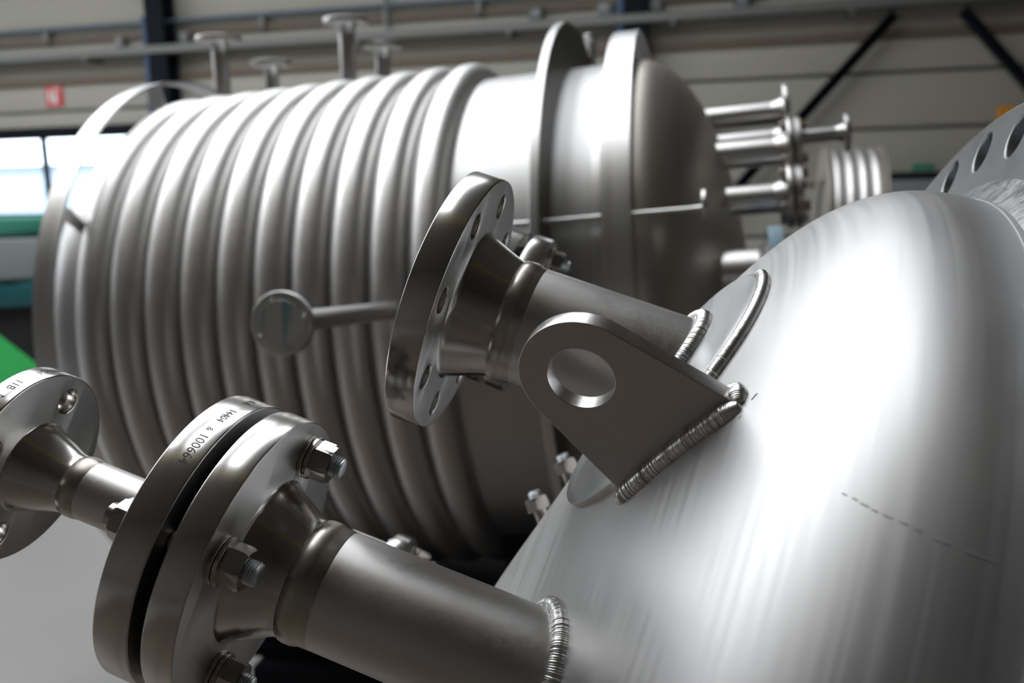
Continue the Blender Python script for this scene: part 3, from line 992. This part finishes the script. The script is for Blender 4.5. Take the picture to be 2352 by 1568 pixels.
link('heat_tinted_band', lathe([(sS - 0.050, rb - 0.0003), (sS - 0.0475, rb + 0.0003), (sS - 0.044, rb + 0.0011), (sS - 0.040, rb + 0.0011), (sS - 0.037, rb + 0.0006), (sS - 0.0355, rb + 0.0001)], M_TINT, 64, angle=50), pL, ML)
MS = ML @ T(0, 0, sS)
link('end_flange', flange_mesh(0.0695, 0.018, 0.0508, 0.0092, 4, 15.0, 0.018, 0.0325, 0.036, rb, M_RIM), pL, MS)
rim_text('P1W52-1', pL, MS, 0.0695, 0.009, -6.0, 0.0065)
rim_text('11B', pL, MS, 0.0695, 0.009, 27.0, 0.0075)
rim_text('NV', pL, MS, 0.0695, 0.009, 41.5, 0.0085)

# third nozzle, bolted pair, farther round the head
pN, MN = fg_nozzle(0.163, 0.035, -1.085, 0.04445, 0.095, 0.022, 0.073, 0.0090, 8, 12.0, 0.0575, 0.033, 0.018)
link('gasket', lathe([(0.0215, 0.062), (0.0315, 0.062)], M_DARK, 64), pN, MN)
link('blind_flange', lathe([(t2, 0), (t2, 0.094), (t2 + 0.001, 0.095), (t2 + 0.023, 0.095), (t2 + 0.024, 0.094), (t2 + 0.024, 0)], M_RIM, 96), pN, MN)
bolt_set(pN, MN, 0.073, 4, 20.0, t2 + 0.024, 0.0)

# two plugged bosses behind the cone and a small flanged drain below
for (px, py, z) in ((1306, 1083, 0.98), (1241, 1168, 0.98)):
    Mb = frame(ray(px, py, z), e1W * 0.75 + aW * 0.65, aW)
    b_ = link('plug_boss', lathe([(-0.10, 0.0), (-0.10, 0.0085), (0.0, 0.0085), (0.0, 0)], M_NUT, 24), fv, Mb)
    link('hex_plug', NUT, b_, Mb)
    link('plug_tip', STUD, b_, Mb @ T(0, 0, -0.008))
pD, MD = fg_nozzle(0.19, -0.30, -0.99, 0.024, 0.058, 0.018, 0.043, 0.008, 4, 20.0, 0.031, 0.034, 0.015)
bolt_set(pD, MD, 0.043, 4, 40.0, 0.018, 0.0)

# lifting lug
b_dir = Vector((0.54505, -0.58911, -0.59654)).normalized()
n_dir = a.cross(b_dir).normalized()
o_dir = b_dir.cross(n_dir)
if o_dir.dot(a) < 0:
    o_dir = -o_dir
bW, oW = cv(b_dir), cv(o_dir)
nW = bW.cross(oW)                       # plate normal
if nW.dot(cv((0, 0, 1))) < 0:
    flipn = -1
else:
    flipn = 1
P1 = cp((0.070, 0.100, 0.591))
LT = 0.0125
LG = frame(P1, nW, bW)                  # local X along the base, Y outwards, Z = plate normal
bc, oc, lr = 0.0530, 0.0735, 0.0400


def tangent(px, py, side):
    d = math.hypot(px - bc, py - oc)
    base = math.atan2(py - oc, px - bc)
    return base + side * math.acos(lr / d)


tl = tangent(0.0030, 0.0, -1)
tr_ = tangent(0.1085, 0.0, 1)
outline = [(0.0030, -0.010), (0.0030, 0.0)]
while tr_ > tl:
    tr_ -= 2 * PI
# walk from the low tangent point over the round end to the upper one
steps = 40
a0_, a1_ = tl, tr_
if a0_ - a1_ > 2 * PI:
    a1_ += 2 * PI
for k in range(steps + 1):
    t = a0_ + (a1_ - a0_) * k / steps
    outline.append((bc + lr * math.cos(t), oc + lr * math.sin(t)))
outline += [(0.1085, 0.0), (0.1085, -0.010)]
lugm = finish(plate_mesh([outline, circle(0.0212, 64, bc, oc + 0.0005)], LT, 0.0006), M_LUG, 32)
z_off = 0.0 if flipn > 0 else -LT
lug = link('lifting_lug', lugm, fv, LG @ T(0, 0, z_off))


def on_head(P):
    d = P - CAM
    u, v = d.dot(e1W), d.dot(e2W)
    return fw(s_head(u, v), u, v)


inv = FV.inverted()
nV = nW * (-flipn)
pts = []
for k in range(60):
    t = k / 59
    Q = P1 + bW * (-0.002 + 0.1135 * t) + nV * 0.002
    pts.append(inv @ (on_head(Q) + nV * 0.0015))
bead(lug, FV, pts, 0.0072, M_WELD, False, 0.06, 0.0013, n=14)
pts = []
for k in range(14):
    t = k / 13
    Q = P1 + bW * 0.1105 - nV * (-0.002 + (LT + 0.004) * t)
    pts.append(inv @ (on_head(Q) + aW * 0.001))
bead(lug, FV, pts, 0.0072, M_WELD, False, 0.05, 0.0013, n=14)
pts = []
for k in range(40):
    t = k / 39
    Q = P1 + bW * (-0.002 + 0.1135 * t) - nV * (LT + 0.002)
    pts.append(inv @ (on_head(Q) - nV * 0.0015))
bead(lug, FV, pts, 0.0058, M_WELD, False, 0.06, 0.0013)

# faint pen marks on the head
def pen(u0, v0, u1, v1, r=0.0005):
    pts = []
    for k in range(7):
        t = k / 6
        u, v = u0 + (u1 - u0) * t, v0 + (v1 - v0) * t
        pts.append(inv @ fw(s_head(u, v) + 0.00005, u, v))
    bm = bmesh.new()
    add_tube(bm, pts, [r * (0.3 if k in (0, 6) else 1) for k in range(7)], 6)
    link('pen_mark', bm_mesh(bm, M_PEN, 60), head, FV)


M_PEN = paint('grey_pen', (0.36, 0.35, 0.34), 0.6)
for k in range(9):
    t0 = k / 9 + random.uniform(0, 0.02)
    t1 = t0 + random.uniform(0.05, 0.10)
    du = random.uniform(-0.0006, 0.0006)
    pen(-0.016 - 0.004 * t0 + du, -0.449 + 0.033 * t0, -0.016 - 0.004 * t1 + du, -0.449 + 0.033 * t1, 0.00035)
pen(0.0135, -0.5330, 0.0185, -0.5330, 0.0004)
pen(0.0010, -0.5300, 0.0035, -0.5300, 0.0003)

M_SCR = paint('pale_scratch', (0.75, 0.75, 0.75), 0.4, 0.05, 8, 0.6)
for k in range(3):
    u0 = 0.034 + 0.026 * k
    pts = []
    for q in range(7):
        u = u0 + 0.022 * q / 6
        v = C2 + math.sqrt(0.4471 ** 2 - (u - C1) ** 2)
        pts.append(inv @ fw(s_head(u, v), u, v))
    bm = bmesh.new()
    add_tube(bm, pts, 0.0002, 6)
    link('scratch', bm_mesh(bm, M_SCR, 60), head, FV)
